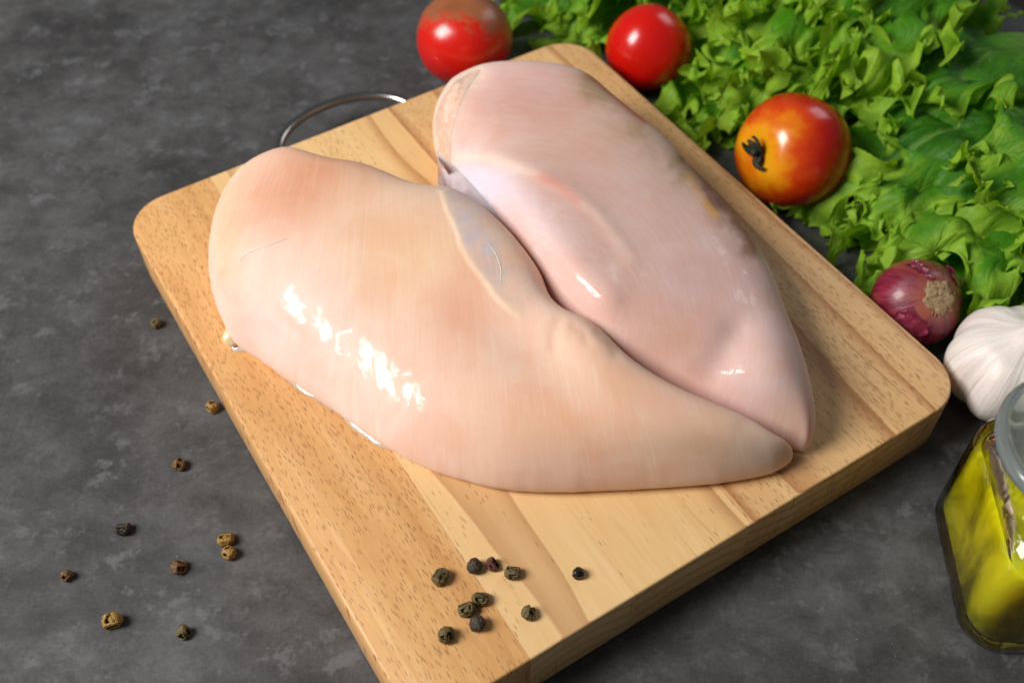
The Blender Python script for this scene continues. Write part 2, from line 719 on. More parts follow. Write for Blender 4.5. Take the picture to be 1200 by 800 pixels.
def gauss(px, cx, cy, rx, ry, ang=0):
    x, y = px[:, 0] - cx, px[:, 1] - cy
    c, s = math.cos(math.radians(ang)), math.sin(math.radians(ang))
    return np.exp(-(((x * c + y * s) / rx) ** 2 + ((-x * s + y * c) / ry) ** 2))


LEFT = [(333, 167, .024), (303, 178, .022), (277, 200, .020), (259, 230, .018), (250, 262, .016), (247, 300, .013), (252, 340, .010), (262, 368, .008),
        (275, 392, .005), (302, 412, .0035), (340, 440, .003), (385, 470, .003), (430, 506, .003), (470, 531, .0035), (520, 553, .004), (580, 569, .005), (640, 575, .005),
        (700, 575, .005), (760, 573, .005), (820, 571, .005), (870, 566, .0045), (905, 558, .004), (925, 546, .0035), (922, 532, .005),
        (904, 516, .009), (880, 500, .012), (850, 485, .015), (800, 462, .019), (770, 445, .021), (740, 424, .023), (712, 396, .025), (692, 379, .026),
        (668, 366, .026), (651, 351, .026), (640, 330, .026), (620, 297, .025), (600, 271, .024), (575, 246, .023), (547, 224, .022), (520, 216, .021),
        (498, 212, .022), (470, 202, .024), (440, 190, .025), (405, 182, .026), (380, 175, .026), (357, 167, .026)]
RIGHT = [(523, 200, .008), (515, 165, .010), (514, 140, .011), (521, 116, .013), (537, 93, .015), (558, 79, .017), (595, 72, .019), (640, 73, .020), (680, 82, .019),
         (715, 101, .017), (745, 130, .014), (780, 161, .011), (806, 187, .008), (835, 225, .006), (863, 256, .005), (886, 290, .004), (911, 336, .004), (931, 396, .004),
         (945, 440, .004), (953, 490, .004), (951, 515, .0045), (941, 534, .004), (926, 532, .004), (900, 528, .004), (860, 512, .006), (810, 490, .008), (760, 468, .010),
         (714, 430, .018), (684, 404, .020), (656, 376, .021), (628, 334, .022), (597, 288, .022), (567, 248, .021), (542, 227, .016)]
RIM = [(518, 216), (530, 250), (541, 284), (556, 312), (578, 344), (600, 366), (616, 379)]


def rim_side(px):
    """signed distance (pixels) to the membrane's rim, positive on the cleft side, and the place along it"""
    R_ = np.array(RIM, float)
    d, f = dist_poly(R_, px, False)
    k = np.clip((f * (len(R_) - 1)).astype(int), 0, len(R_) - 2)
    e = R_[k + 1] - R_[k]
    r = px - R_[k]
    sgn = np.sign(e[:, 1] * r[:, 0] - e[:, 0] * r[:, 1])
    return d * sgn, f


def left_feats(px):
    dz = np.zeros(len(px))
    sd, f = rim_side(px)
    wob = 1.2 * np.sin(px[:, 1] * .11) + .4 * np.sin(px[:, 1] * .31 + 1)
    dz += .0006 * sstep(-4, 4, sd + wob) * np.exp(-np.maximum(sd, 0) / 34) * sstep(1.0, .80, f)
    dz += .0060 * gauss(px, 330, 300, 110, 120)          # plump shoulder
    dz += .0030 * gauss(px, 470, 300, 120, 90, 20)
    dz += -.0040 * gauss(px, 628, 420, 70, 34, 35)       # hollow below the knob
    dz += .0014 * gauss(px, 690, 402, 42, 26, 40)        # knob on the fold
    dz += .0030 * gauss(px, 780, 510, 120, 36, 18)
    w, f, d = seg_feat(px, [(672, 384), (684, 392), (688, 404)], 5)
    dz += -.0005 * w
    w, f, d = seg_feat(px, [(700, 392), (716, 404), (722, 420)], 6)
    dz += -.0005 * w
    w, f, d = seg_feat(px, [(655, 378), (648, 392), (650, 408)], 7)
    dz += -.0005 * w
    w, f, d = seg_feat(px, [(868, 506), (893, 524), (912, 538)], 9)
    dz += -.0005 * w
    return dz


def left_paint(px, co):
    n = len(px)
    col = np.tile(lin3((238, 208, 190)), (n, 1))
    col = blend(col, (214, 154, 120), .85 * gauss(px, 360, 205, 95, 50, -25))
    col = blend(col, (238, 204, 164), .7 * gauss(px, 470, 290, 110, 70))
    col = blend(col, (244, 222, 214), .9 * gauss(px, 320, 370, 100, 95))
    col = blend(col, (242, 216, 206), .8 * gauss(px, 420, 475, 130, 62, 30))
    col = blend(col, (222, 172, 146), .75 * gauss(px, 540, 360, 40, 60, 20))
    col = blend(col, (226, 182, 150), .7 * gauss(px, 640, 500, 120, 50))
    col = blend(col, (228, 192, 166), .65 * gauss(px, 690, 430, 80, 40, 35))
    col = blend(col, (232, 206, 178), .65 * gauss(px, 820, 530, 90, 40))
    col = blend(col, (224, 200, 182), .6 * gauss(px, 890, 535, 40, 30))
    col = blend(col, (228, 184, 152), .7 * gauss(px, 268, 260, 22, 100))
    # thin greyish membrane beside the cleft, with a yellowish rim
    sd, f = rim_side(px)
    nzz = fbm(px, .05, 5)
    on_ = sstep(-1, 3, sd) * np.exp(-(np.maximum(sd, 0) / 38) ** 2) * sstep(1.02, .62, f)
    col = blend(col, (208, 192, 184), np.clip(on_ * (.85 + nzz * .5), 0, .9))
    col = blend(col, (204, 198, 206), np.clip(.75 * gauss(px, 556, 270, 17, 50, -30) * (1 + nzz) * sstep(0, 4, sd), 0, .9))
    col = blend(col, (236, 216, 190), np.clip(np.exp(-((sd - 2) / 5) ** 2) * sstep(1.0, .85, f) * (.6 + .4 * nzz), 0, .7))
    # fibres fan out from beyond the far edge and curl with the near outline
    dx, dy = px[:, 0] - 470, px[:, 1] + 260
    ang = np.degrees(np.arctan2(dx, dy))
    rad = np.hypot(dx, dy)
    across = ang + .00012 * (rad - 500) ** 2 * np.sign(dx) * .12 + (px[:, 1] - 300) * .012 * sstep(480, 260, px[:, 0])
    fib = np.column_stack([across, rad / 60, co[:, 2] * 20])
    wet = .12 + 1.1 * (gauss(px, 348, 360, 8, 26, -14) + gauss(px, 386, 388, 15, 38, -26) + gauss(px, 438, 422, 18, 38, -24) + gauss(px, 482, 448, 10, 26, -14) + .8 * gauss(px, 512, 452, 5, 14, -8)) + .3 * gauss(px, 330, 300, 40, 30) + .35 * gauss(px, 620, 500, 200, 50, 15)
    return np.column_stack([col, np.clip(wet, 0, 1)]), fib


def right_feats(px):
    dz = np.zeros(len(px))
    w, f, d = seg_feat(px, [(535, 182), (580, 184), (630, 200), (670, 222), (702, 250), (726, 280), (742, 304)], 9)
    dz += .0011 * w * (1 - f * .6)
    # the tenderloin lies a little lower on the near side of the ridge
    tl = gauss(px, 590, 232, 60, 30, 35)
    dz += -.0012 * tl
    w, f, d = seg_feat(px, [(612, 250), (655, 298), (705, 350)], 26)
    dz += .0028 * w
    w, f, d = seg_feat(px, [(832, 446), (848, 424), (862, 398)], 20)
    dz += -.0020 * w
    dz += -.0010 * gauss(px, 820, 425, 40, 30)
    dz += .0030 * gauss(px, 900, 450, 34, 60, 10)
    w, f, d = seg_feat(px, [(520, 185), (524, 160), (540, 120), (562, 92)], 14)
    dz += -.0012 * w
    w, f, d = seg_feat(px, [(515, 170), (520, 130), (540, 98)], 9)
    dz += .0016 * w
    w, f, d = seg_feat(px, [(886, 300), (912, 345), (932, 400), (946, 450)], 7)
    dz += .0004 * w
    return dz


def right_paint(px, co):
    n = len(px)
    col = np.tile(lin3((226, 194, 186)), (n, 1))
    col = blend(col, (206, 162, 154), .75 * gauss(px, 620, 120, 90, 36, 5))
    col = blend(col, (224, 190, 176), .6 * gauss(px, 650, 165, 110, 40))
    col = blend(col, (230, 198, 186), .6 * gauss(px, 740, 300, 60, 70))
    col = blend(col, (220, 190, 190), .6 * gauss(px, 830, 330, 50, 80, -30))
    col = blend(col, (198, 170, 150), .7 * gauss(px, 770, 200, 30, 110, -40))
    col = blend(col, (222, 198, 194), .7 * gauss(px, 890, 440, 40, 60))
    col = blend(col, (216, 182, 158), .6 * gauss(px, 920, 500, 30, 26))
    col = blend(col, (210, 176, 152), .5 * gauss(px, 790, 400, 40, 30))
    # bluish silver skin over the tenderloin
    ms = gauss(px, 572, 212, 56, 26, 32)
    col = blend(col, (220, 214, 228), np.clip(1.1 * ms, 0, .9))
    col = blend(col, (232, 212, 214), .6 * gauss(px, 640, 262, 60, 26, 40))
    # fat ridge
    w, f, d = seg_feat(px, [(535, 182), (580, 184), (630, 200), (670, 222), (702, 250), (726, 280), (742, 304)], 8)
    col = blend(col, (244, 218, 206), np.clip(w * (1 - f * .6), 0, 1) * .9)
    w, f, d = seg_feat(px, [(640, 208), (660, 218), (680, 236)], 7)
    col = blend(col, (232, 172, 160), w * .75)
    # soft fat along the far left rim
    w, f, d = seg_feat(px, [(518, 185), (518, 140), (536, 98), (562, 78)], 16)
    col = blend(col, (240, 214, 196), np.clip(w * 1.2, 0, .9))
    # bruise and yellow fat on the right rim
    nz = fbm(px, .035, 3)
    w, f, d = seg_feat(px, [(812, 200), (836, 232), (858, 262), (880, 296)], 17)
    col = blend(col, (150, 108, 88), np.clip(w * (.7 + nz * .9), 0, .9))
    w, f, d = seg_feat(px, [(812, 212), (828, 240), (842, 258)], 5)
    col = blend(col, (224, 176, 104), np.clip(w * (.8 + nz), 0, .85))
    w, f, d = seg_feat(px, [(832, 224), (846, 244)], 7)
    col = blend(col, (136, 100, 104), np.clip(w * (.7 + nz), 0, .8))
    w, f, d = seg_feat(px, [(700, 92), (730, 116), (760, 146)], 6)
    col = blend(col, (190, 92, 80), np.clip(w * .8, 0, .8))
    w, f, d = seg_feat(px, [(690, 96), (740, 150), (800, 215)], 14)
    col = blend(col, (170, 148, 112), np.clip(w * (.55 + nz * .7), 0, .75))
    # translucent film with a ragged border
    film = fbm(px, .02, 9, 4)
    band = sstep(28, 8, np.abs(dist_poly(np.array([(760, 190), (810, 260), (850, 330), (900, 400)], float), px, False)[0]) + film * 22)
    col = blend(col, (222, 196, 196), band * .35)
    r = np.hypot(px[:, 0] - 600, px[:, 1] - 400)
    a = np.degrees(np.arctan2(px[:, 1] - 400, px[:, 0] - 600))
    fib = np.column_stack([r / 14, a / 9, co[:, 2] * 20])
    w1, _, _ = seg_feat(px, [(600, 245), (650, 305), (700, 362), (770, 420), (850, 480)], 44)
    wet = .15 + 1.3 * w1 + .5 * gauss(px, 870, 330, 30, 90, -25)
    return np.column_stack([col, np.clip(wet, 0, 1)]), fib


def surface_patch(name, lobe, poly, lift, mat, parent, spacing, color, fibdir, edge=.0015, zadd=None):
    """a thin skin lying on a lobe, thinning out to nothing at its rim"""
    zg = BT + .03
    # bring the outline onto the lobe's surface
    P = []
    for x, y in poly:
        z = BT + .03
        for _ in range(12):
            p = at(x, y, z)
            zz = lobe.z(np.array([p[:2]]))[0, 2]
            z += (zz - z) * .6
        P.append(at(x, y, z)[:2])
    E = catmull(np.array(P), 160)
    lo, hi = E.min(0), E.max(0)
    g = np.array([(x, y) for x in np.arange(lo[0], hi[0], spacing) for y in np.arange(lo[1], hi[1], spacing)])
    g = g[inside(E, g)]
    d, _ = dist_poly(E, g)
    g = g[d > spacing * .5]
    pts = np.vstack([E, g])
    n = len(E)
    r = delaunay_2d_cdt([Vector(p) for p in pts], [(i, (i + 1) % n) for i in range(n)], [], 1, 1e-7)
    vo = np.array([tuple(v) for v in r[0]])
    d, _ = dist_poly(E, vo)
    Z = lobe.z(vo)
    h = np.sqrt(np.clip(d / edge, 0, 1) * (2 - np.clip(d / edge, 0, 1)))
    wt = fibdir(proj(Z)) if fibdir else 1.0
    Z[:, 2] += (lift * h - .0003 * (1 - h)) * wt - .0007 * (1 - wt)
    me = mesh(name, Z, [tuple(f) for f in r[2]])
    if sum(p.normal.z for p in me.polygons) < 0:
        me.flip_normals()
    px = proj(Z)
    c, f = color(px, Z, d)
    point_color(me, 'tint', c)
    point_vec(me, 'fibre', f)
    return link(name, me, mat, parent, world_space=True)


def make_chicken():
    c0 = at(620, 380, BT)
    ch = empty('raw_chicken_breast', c0, 'raw skinless double chicken breast, glossy and pale pink, lying on the cutting board', 'chicken')
    ml = meat_material('raw_meat_warm', .75, 1.4, .20)
    mr = meat_material('raw_meat_pink', .85, 1.4, .18)
    L = Lobe(LEFT, .0195, .58, left_feats)
    Rr = Lobe(RIGHT, .0250, .56, right_feats, set(range(22, len(RIGHT))))
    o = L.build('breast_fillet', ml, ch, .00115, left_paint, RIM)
    tag(o, 'plump warm-toned near fillet of the chicken breast')
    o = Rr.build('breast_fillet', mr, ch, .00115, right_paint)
    tag(o, 'pinker far fillet of the chicken breast')

    sin = NT('sinew')
    sin.set(color=lin(240, 222, 206), rough=.3, sss=.3, sss_scale=.003, coat=.6, coat_rough=.1)

    def on(lobe, x, y):
        z = BT + .03
        for _ in range(12):
            p = at(x, y, z)
            z += (lobe.z(np.array([p[:2]]))[0, 2] - z) * .6
        return at(x, y, z)

    def strand(name, lobe, pts, r, lift=.2, mat=None):
        q = catmull(np.array([on(lobe, *p) for p in pts]), 26, closed=False)
        q[:, 2] += r * lift - r * .6
        rad = [r * (.35 + .65 * math.sin(math.pi * min(1, max(0, k / 25))) ** .5) * (1 + .25 * math.sin(k * 2.1)) for k in range(26)]
        return link(name, tube(name, q, r, 8, rad), mat or sin.m, ch, world_space=True)
    for pts, r in (([(282, 306), (285, 294), (300, 285), (322, 278), (340, 273)], .00032), ([(574, 284), (584, 298), (589, 316), (588, 334)], .00026)):
        strand('sinew', L, pts, r, .35)
    # web of connective tissue bridging the cleft at the far end
    ca_ = catmull(np.array([on(Rr, x, y) for x, y in ((518, 176), (544, 198), (570, 228), (600, 264))]), 40, closed=False)
    cb_ = catmull(np.array([on(L, x, y) for x, y in ((518, 216), (529, 221), (550, 232), (577, 249))]), 40, closed=False)
    v = []
    for i_ in range(40):
        for k_ in range(20):
            t_ = k_ / 19
            q = ca_[i_] * (1 - t_) + cb_[i_] * t_
            q = q - np.array([0, 0, (.0022 + .0003 * math.sin(i_ * .8)) * math.sin(math.pi * t_) + .0005 - .0013 * math.exp(-(i_ / 3.0) ** 2)])
            v.append(q)
    me = mesh('connective_tissue', v, grid_faces(20, 40))
    if sum(p.normal.z for p in me.polygons) < 0:
        me.flip_normals()
    va = np.array(v)
    px_ = proj(va)
    cc = np.tile(lin3((206, 190, 194)), (len(va), 1))
    cc = blend(cc, (226, 202, 194), np.exp(-((np.arange(len(va)) // 20) / 3.0) ** 2))
    cc = blend(cc, (206, 170, 160), .7 * sstep(.55, .95, (np.arange(len(va)) % 20) / 19))
    point_color(me, 'tint', cc)
    point_vec(me, 'fibre', np.column_stack([px_[:, 1] / 14, px_[:, 0] / 60, va[:, 2] * 20]))
    o = link('connective_tissue', me, mr, ch, world_space=True)
    # soft fat along the far rim of the far fillet
    fm_ = NT('soft_fat')
    fn = fm_.noise(fm_.coord(), 330, 5, .65, .4)
    fm_.set(color=fm_.mix(fm_.fr(fn, .35, .65), lin(226, 180, 156), lin(240, 212, 190)), rough=.35, sss=.4, sss_scale=.004, coat=.6, coat_rough=.12, normal=fm_.bump(fn, .7, .0016))

    def fcol(px, co, d):
        return np.tile(lin3((236, 204, 182)), (len(px), 1)), co * 40
    surface_patch('rim_fat', Rr, [(522, 192), (517, 168), (516, 142), (523, 119), (538, 97), (560, 83), (572, 82), (560, 98), (549, 118), (541, 138), (536, 158), (535, 180)], .0007, fm_.m, ch, .0011, fcol, None, .0035)
    # nub of fat and the thin pool of juice along the near left edge
    fat = NT('raw_fat')
    fat.set(color=lin(240, 214, 170), rough=.25, sss=.4, sss_scale=.004, coat=.7, coat_rough=.08)
    p = at(272, 386, BT + .003)
    bm = bmesh.new()
    bmesh.ops.create_icosphere(bm, subdivisions=3, radius=.0042)
    for v in bm.verts:
        v.co *= 1 + .22 * noise.noise(v.co * 300)
        v.co.z *= .75
        v.co.x *= .8
    o = link('fat_nub', from_bm('fat_nub', bm), fat.m, ch, world_space=True)
    o.location = o.matrix_parent_inverse @ Vector(p) if False else Vector(p)
    ju = NT('meat_juice')
    ju.set(color=(1, .90, .80, 1), rough=.04, trans=.6, ior=1.34, coat=1, coat_rough=.02)
    line = catmull(np.array([(262, 388), (276, 399), (296, 402), (314, 416), (340, 438), (370, 458), (394, 476), (420, 498), (450, 518), (480, 533), (520, 551)], float), 90, closed=False)
    v = []
    prof = [(-.0030, .0002), (-.0010, .0013), (.0004, .0012), (.0013, .0008), (.0019, .0001)]
    P = np.array([at(x, y, BT) for x, y in line])
    for k in range(90):
        tng = P[min(k + 1, 89)] - P[max(k - 1, 0)]
        tng /= np.linalg.norm(tng)
        nn = np.array([tng[1], -tng[0], 0])
        if nn[1] > 0:
            nn = -nn
        ww = .8 + .25 * math.sin(k * .23) + .1 * math.sin(k * .61)
        en = min(1, k / 6, (89 - k) / 25)
        for u, zz in prof:
            v.append(P[k] + nn * u * max(ww, .3) * en + np.array([0, 0, zz * (.3 + .7 * en) + .0001]))
    link('meat_juice', mesh('meat_juice', v, grid_faces(5, 90)), ju.m, ch, world_space=True)
    return ch, L, Rr


chicken, LOBE_L, LOBE_R = make_chicken()


# ------------------------------------------------------------------ tomatoes
def cam_dir(r, u, b):
    v = RT * r + UP * u - FW * b
    return Vector(v).normalized()


def lathe_ball(name, prof, nu=72, lob=(0, 5, 0.0), seed=0, rough=0.0):
    """prof: list of (radius, z); lobes modulate the radius"""
    v = []
    for j, (r, z) in enumerate(prof):
        for i in range(nu):
            a = 2 * math.pi * i / nu
            k = 1 + lob[0] * math.cos(lob[1] * a + lob[2])
            if rough:
                k += rough * noise.noise(Vector((math.cos(a) * 1.3, math.sin(a) * 1.3, z * 40 + seed)))
            v.append((r * k * math.cos(a), r * k * math.sin(a), z))
    f = grid_faces(nu, len(prof), True)
    f.append(tuple(range(nu))[::-1])
    f.append(tuple((len(prof) - 1) * nu + i for i in range(nu)))
    me = mesh(name, v, f)
    bm = bmesh.new()
    bm.from_mesh(me)
    bmesh.ops.recalc_face_normals(bm, faces=bm.faces)
    bm.to_mesh(me)
    bm.free()
    return me


def tomato_profile(r, stretch, dent, n=40):
    p = []
    for k in range(n + 1):
        t = math.pi * k / n
        rad = math.sin(t)
        z = -math.cos(t)
        d = dent * math.exp(-((math.pi - t) / .33) ** 2)
        z2 = z * stretch - d + .03 * math.exp(-(t / .25) ** 2)
        p.append((max(rad, .004) * r * (1 + .03 * z), z2 * r))
    return p


def tomato_mat(name, stops, patch=None, mottled=.0):
    m = NT(name)
    g = m.coord('Object')
    xyz = m.n('ShaderNodeSeparateXYZ')
    m.put(xyz.inputs[0], g)
    nz = m.noise(g, 55, 4, .6, .3)
    zz = m.math('ADD', m.math('MULTIPLY', xyz.outputs[2], 20), m.math('MULTIPLY', m.math('SUBTRACT', nz, .5), .4))
    fac = m.fr(zz, -.55, .55)
    col = m.ramp(fac, stops)
    rough = .24
    fleck = m.voro(g, 900)
    col = m.mix(m.fr(fleck, .16, .08, 0, .25), col, lin(240, 150, 70))
    if patch:
        d, lo, hi, c1, c2 = patch
        dp = m.n('ShaderNodeVectorMath')
        dp.operation = 'DOT_PRODUCT'
        m.put(dp.inputs[0], g)
        dp.inputs[1].default_value = d
        jag = m.noise(g, 120, 6, .65, .5)
        jag2 = m.noise(g, 420, 3, .6)
        q = m.math('ADD', m.math('MULTIPLY', dp.outputs['Value'], 40), m.math('MULTIPLY', m.math('SUBTRACT', jag, .5), 1.5))
        q = m.math('ADD', q, m.math('MULTIPLY', m.math('SUBTRACT', jag2, .5), .5))
        mask = m.fr(q, lo, hi)
        pc = m.mix(m.noise(g, 130, 4), c1, c2)
        col = m.mix(mask, col, pc)
        rough = m.fr(mask, 0, 1, .24, .38)
    m.set(color=col, rough=rough, spec=.5, sss=.15, sss_radius=(1, .25, .1), sss_scale=.004, normal=m.bump(m.noise(g, 60, 3), .12, .002), coat=.25, coat_rough=.2)
    return m.m


GREEN_DRY = NT('withered_calyx')
_c = GREEN_DRY.noise(GREEN_DRY.coord(), 500, 4)
GREEN_DRY.set(color=GREEN_DRY.ramp(_c, [(.35, lin(20, 22, 14)), (.6, lin(46, 50, 30)), (.75, lin(74, 66, 42))]), rough=.7, normal=GREEN_DRY.bump(_c, .6, .0006))
GREEN_DRY = GREEN_DRY.m


def axis_rot(d, spin=0):
    q = Vector(d).to_track_quat('Z', 'Y')
    return (q.to_matrix() @ Matrix.Rotation(spin, 3, 'Z')).to_euler()


def calyx(parent, r, n=5, seed=0, curl=.5):
    rnd = random.Random(seed)
    ztop = r * .90
    for k in range(n):
        a = 2 * math.pi * k / n + rnd.uniform(-.3, .3)
        L = r * rnd.uniform(.16, .34)
        tw = rnd.uniform(-1.2, 1.2)
        crl = rnd.uniform(.2, 1.6)
        v = []
        for j in range(9):
            t = j / 8
            w = .0022 * math.sin(math.pi * min(t * .9 + .12, 1)) * (1 - .55 * t) + .0002
            rr = .001 + L * t
            z = ztop - .0008 + .0016 * math.sin(t * 2.2) + curl * .007 * t ** 2 * crl - (rr / r) ** 2 * r * .35
            aa = a + tw * t * t
            for sgn, zz in ((-1, 0), (-.4, .0007), (.4, .0007), (1, 0)):
                v.append((math.cos(aa) * rr - math.sin(aa) * w * sgn, math.sin(aa) * rr + math.cos(aa) * w * sgn, z + zz))
        me = mesh('sepal', v, grid_faces(4, 9))
        o = link('sepal', me, GREEN_DRY, parent)
        md = o.modifiers.new('thick', 'SOLIDIFY')
        md.thickness = .0006
    pts = [(0, 0, ztop - .002), (.0004, 0, ztop + .0015), (.0012, .0006, ztop + .0036), (.0022, .001, ztop + .005)]
    link('stalk', tube('stalk', pts, .0016, 10, [.0019, .0015, .0013, .0017]), GREEN_DRY, parent)


def tomato(px, py, r, stretch, axis, mat, label, lob=(.012, 5, 0), spin=0, dent=.10, has_calyx=False):
    p = at(px, py, r * .98)
    t = empty('tomato', p, label, 'tomato', 'tomatoes beside the cutting board')
    t.rotation_euler = axis_rot(axis, spin)
    link('fruit', lathe_ball('fruit', tomato_profile(r, stretch, dent), 80, lob, seed=px), mat, t)
    return t


RED = [(0, lin(196, 14, 8)), (.5, lin(206, 18, 10)), (1, lin(214, 30, 14))]
t1m = tomato_mat('tomato_spoiled', RED, ((.22, .80, .55), -.20, .22, lin(186, 104, 52), lin(118, 80, 60)))
t1 = tomato(553, 45, .0240, .95, (0, 0, 1), t1m, 'red tomato with a large brown blemish, behind the wire loop of the board')
sc = NT('blossom_scar')
sc.set(color=lin(120, 108, 92), rough=.8)
t1.rotation_euler = (0, 0, 0)
t2 = tomato(768, 61, .0214, .97, cam_dir(.55, .75, -.2), tomato_mat('tomato_red', RED), 'plain bright red tomato between the board corner and the lettuce', (.02, 4, .4))
t3m = tomato_mat('tomato_ripening', [(0, lin(170, 12, 6)), (.66, lin(186, 20, 8)), (.80, lin(208, 70, 8)), (.90, lin(224, 146, 14)), (1, lin(200, 162, 30))])
t3 = tomato(935, 186, .0256, .98, cam_dir(-.80, -.10, .55), t3m, 'yellow and orange-red ripening tomato with a dark withered calyx', (.012, 5, .4), dent=.13)
calyx(t3, .0256, 5, 4)


# ------------------------------------------------------------------ shallot and garlic
def make_shallot():
    r = .0176
    p = at(1075, 366, r)
    t = empty('red_shallot', p, 'small red shallot with a dry root end, between the board and the garlic', 'shallot')
    t.rotation_euler = axis_rot(cam_dir(.22, .10, .97), .6)
    m = NT('shallot_skin')
    c = m.coord()
    xyz = m.n('ShaderNodeSeparateXYZ')
    m.put(xyz.inputs[0], c)
    ang = m.math('ARCTAN2', xyz.outputs[1], xyz.outputs[0])
    cmb = m.n('ShaderNodeCombineXYZ')
    m.put(cmb.inputs[0], m.math('MULTIPLY', ang, 9))
    m.put(cmb.inputs[1], m.math('MULTIPLY', xyz.outputs[2], 45))
    lon = m.noise(cmb.outputs[0], 1, 5, .65, .2)
    lon2 = m.noise(m.map(cmb.outputs[0], (4, 1.2, 1)), 1, 4, .6)
    patch = m.noise(m.map(cmb.outputs[0], (.16, .5, 1), loc=(4, 0, 0)), 1, 3, .5, .4)
    col = m.ramp(lon, [(.3, lin(84, 14, 34)), (.5, lin(122, 26, 52)), (.7, lin(150, 52, 74))])
    col = m.mix(m.fr(lon2, .55, .75, 0, .5), col, lin(176, 96, 108))
    col = m.mix(m.fr(patch, .50, .58, 0, .8), col, lin(150, 66, 52))
    col = m.mix(m.fr(xyz.outputs[2], .0125, .0160, 0, .7), col, lin(176, 110, 82))
    m.set(color=col, rough=m.fr(patch, .4, .6, .26, .42), normal=m.bump(m.math('ADD', lon, lon2), .4, .0006), coat=.35, coat_rough=.18)
    prof = []
    for k in range(35):
        a = math.pi * k / 34
        z = -math.cos(a) * r * .92
        rad = max(math.sin(a), .01) * r * 1.02
        if a > 2.6:
            z -= (a - 2.6) ** 2 * r * .25
        prof.append((rad, z))
    link('bulb', lathe_ball('bulb', prof, 96, (.018, 3, .5), 5, .03), m.m, t)
    # root plate
    rm = NT('dry_roots')
    rc = rm.coord()
    n1 = rm.noise(rc, 900, 5, .7)
    n2 = rm.noise(rc, 330, 4, .6)
    rm.set(color=rm.ramp(n1, [(.3, lin(104, 78, 52)), (.5, lin(176, 146, 106)), (.7, lin(214, 190, 150))]), rough=.9, normal=rm.bump(rm.math('ADD', n1, n2), 1, .0012))
    rnd = random.Random(3)
    v, f = [], []
    nr, nu = 12, 40
    for j in range(nr):
        rr = .0069 * j / (nr - 1)
        for i in range(nu):
            a = 2 * math.pi * i / nu
            e = 1 + .10 * math.sin(5 * a + 1) + .06 * math.sin(11 * a)
            z = r * .86 + .0010 * (1 - (j / (nr - 1)) ** 4) + .0004 * noise.noise(Vector((math.cos(a) * rr * 700, math.sin(a) * rr * 700, 2)))
            v.append((rr * e * math.cos(a), rr * e * math.sin(a), z - (.0012 if j == nr - 1 else 0)))
    me = mesh('root_plate', v, grid_faces(nu, nr, True))
    plate = link('root_plate', me, rm.m, t)
    for k in range(34):
        a = rnd.uniform(0, 2 * math.pi)
        rr = rnd.uniform(.0045, .0068)
        L = rnd.uniform(.0008, .0024)
        p0 = Vector((rr * math.cos(a), rr * math.sin(a), r * .855))
        dr = Vector((math.cos(a + rnd.uniform(-.6, .6)), math.sin(a + rnd.uniform(-.6, .6)), rnd.uniform(-.5, .4)))
        o = link('rootlet', tube('rootlet', [p0, p0 + dr * L * .5, p0 + dr * L + Vector((0, 0, -.0004))], .00022, 5), rm.m, plate)
    # loose papery flakes of skin
    fm = NT('papery_skin')
    fc = fm.noise(fm.coord(), 420, 5, .6)
    fm.set(color=fm.ramp(fc, [(.3, lin(96, 20, 44)), (.55, lin(128, 38, 64)), (.78, lin(178, 104, 124))]), rough=.28, coat=.4, coat_rough=.15, normal=fm.bump(fc, .5, .0005))
    for a0, a1, z0, z1, lift in ((2.6, 3.5, .10, .80, .0003), (1.0, 1.25, .50, .92, .0008), (5.8, 6.2, .15, .8, .0006)):
        v = []
        na, nz_ = 14, 14
        for j in range(nz_):
            tz = z0 + (z1 - z0) * j / (nz_ - 1)
            for i in range(na):
                ta = a0 + (a1 - a0) * i / (na - 1) + .06 * math.sin(j * 1.7 + a0)
                th = math.acos(max(-1, min(1, tz)))
                ex = lift * (1 + 1.0 * noise.noise(Vector((i * .4, j * .4, a0)))) + (.0008 if i in (0, na - 1) else 0)
                rr = r * 1.03 + ex
                v.append((math.sin(th) * rr * math.cos(ta), math.sin(th) * rr * math.sin(ta), math.cos(th) * rr * .90))
        o = link('skin_flake', mesh('skin_flake', v, grid_faces(na, nz_)), fm.m, t)


make_shallot()


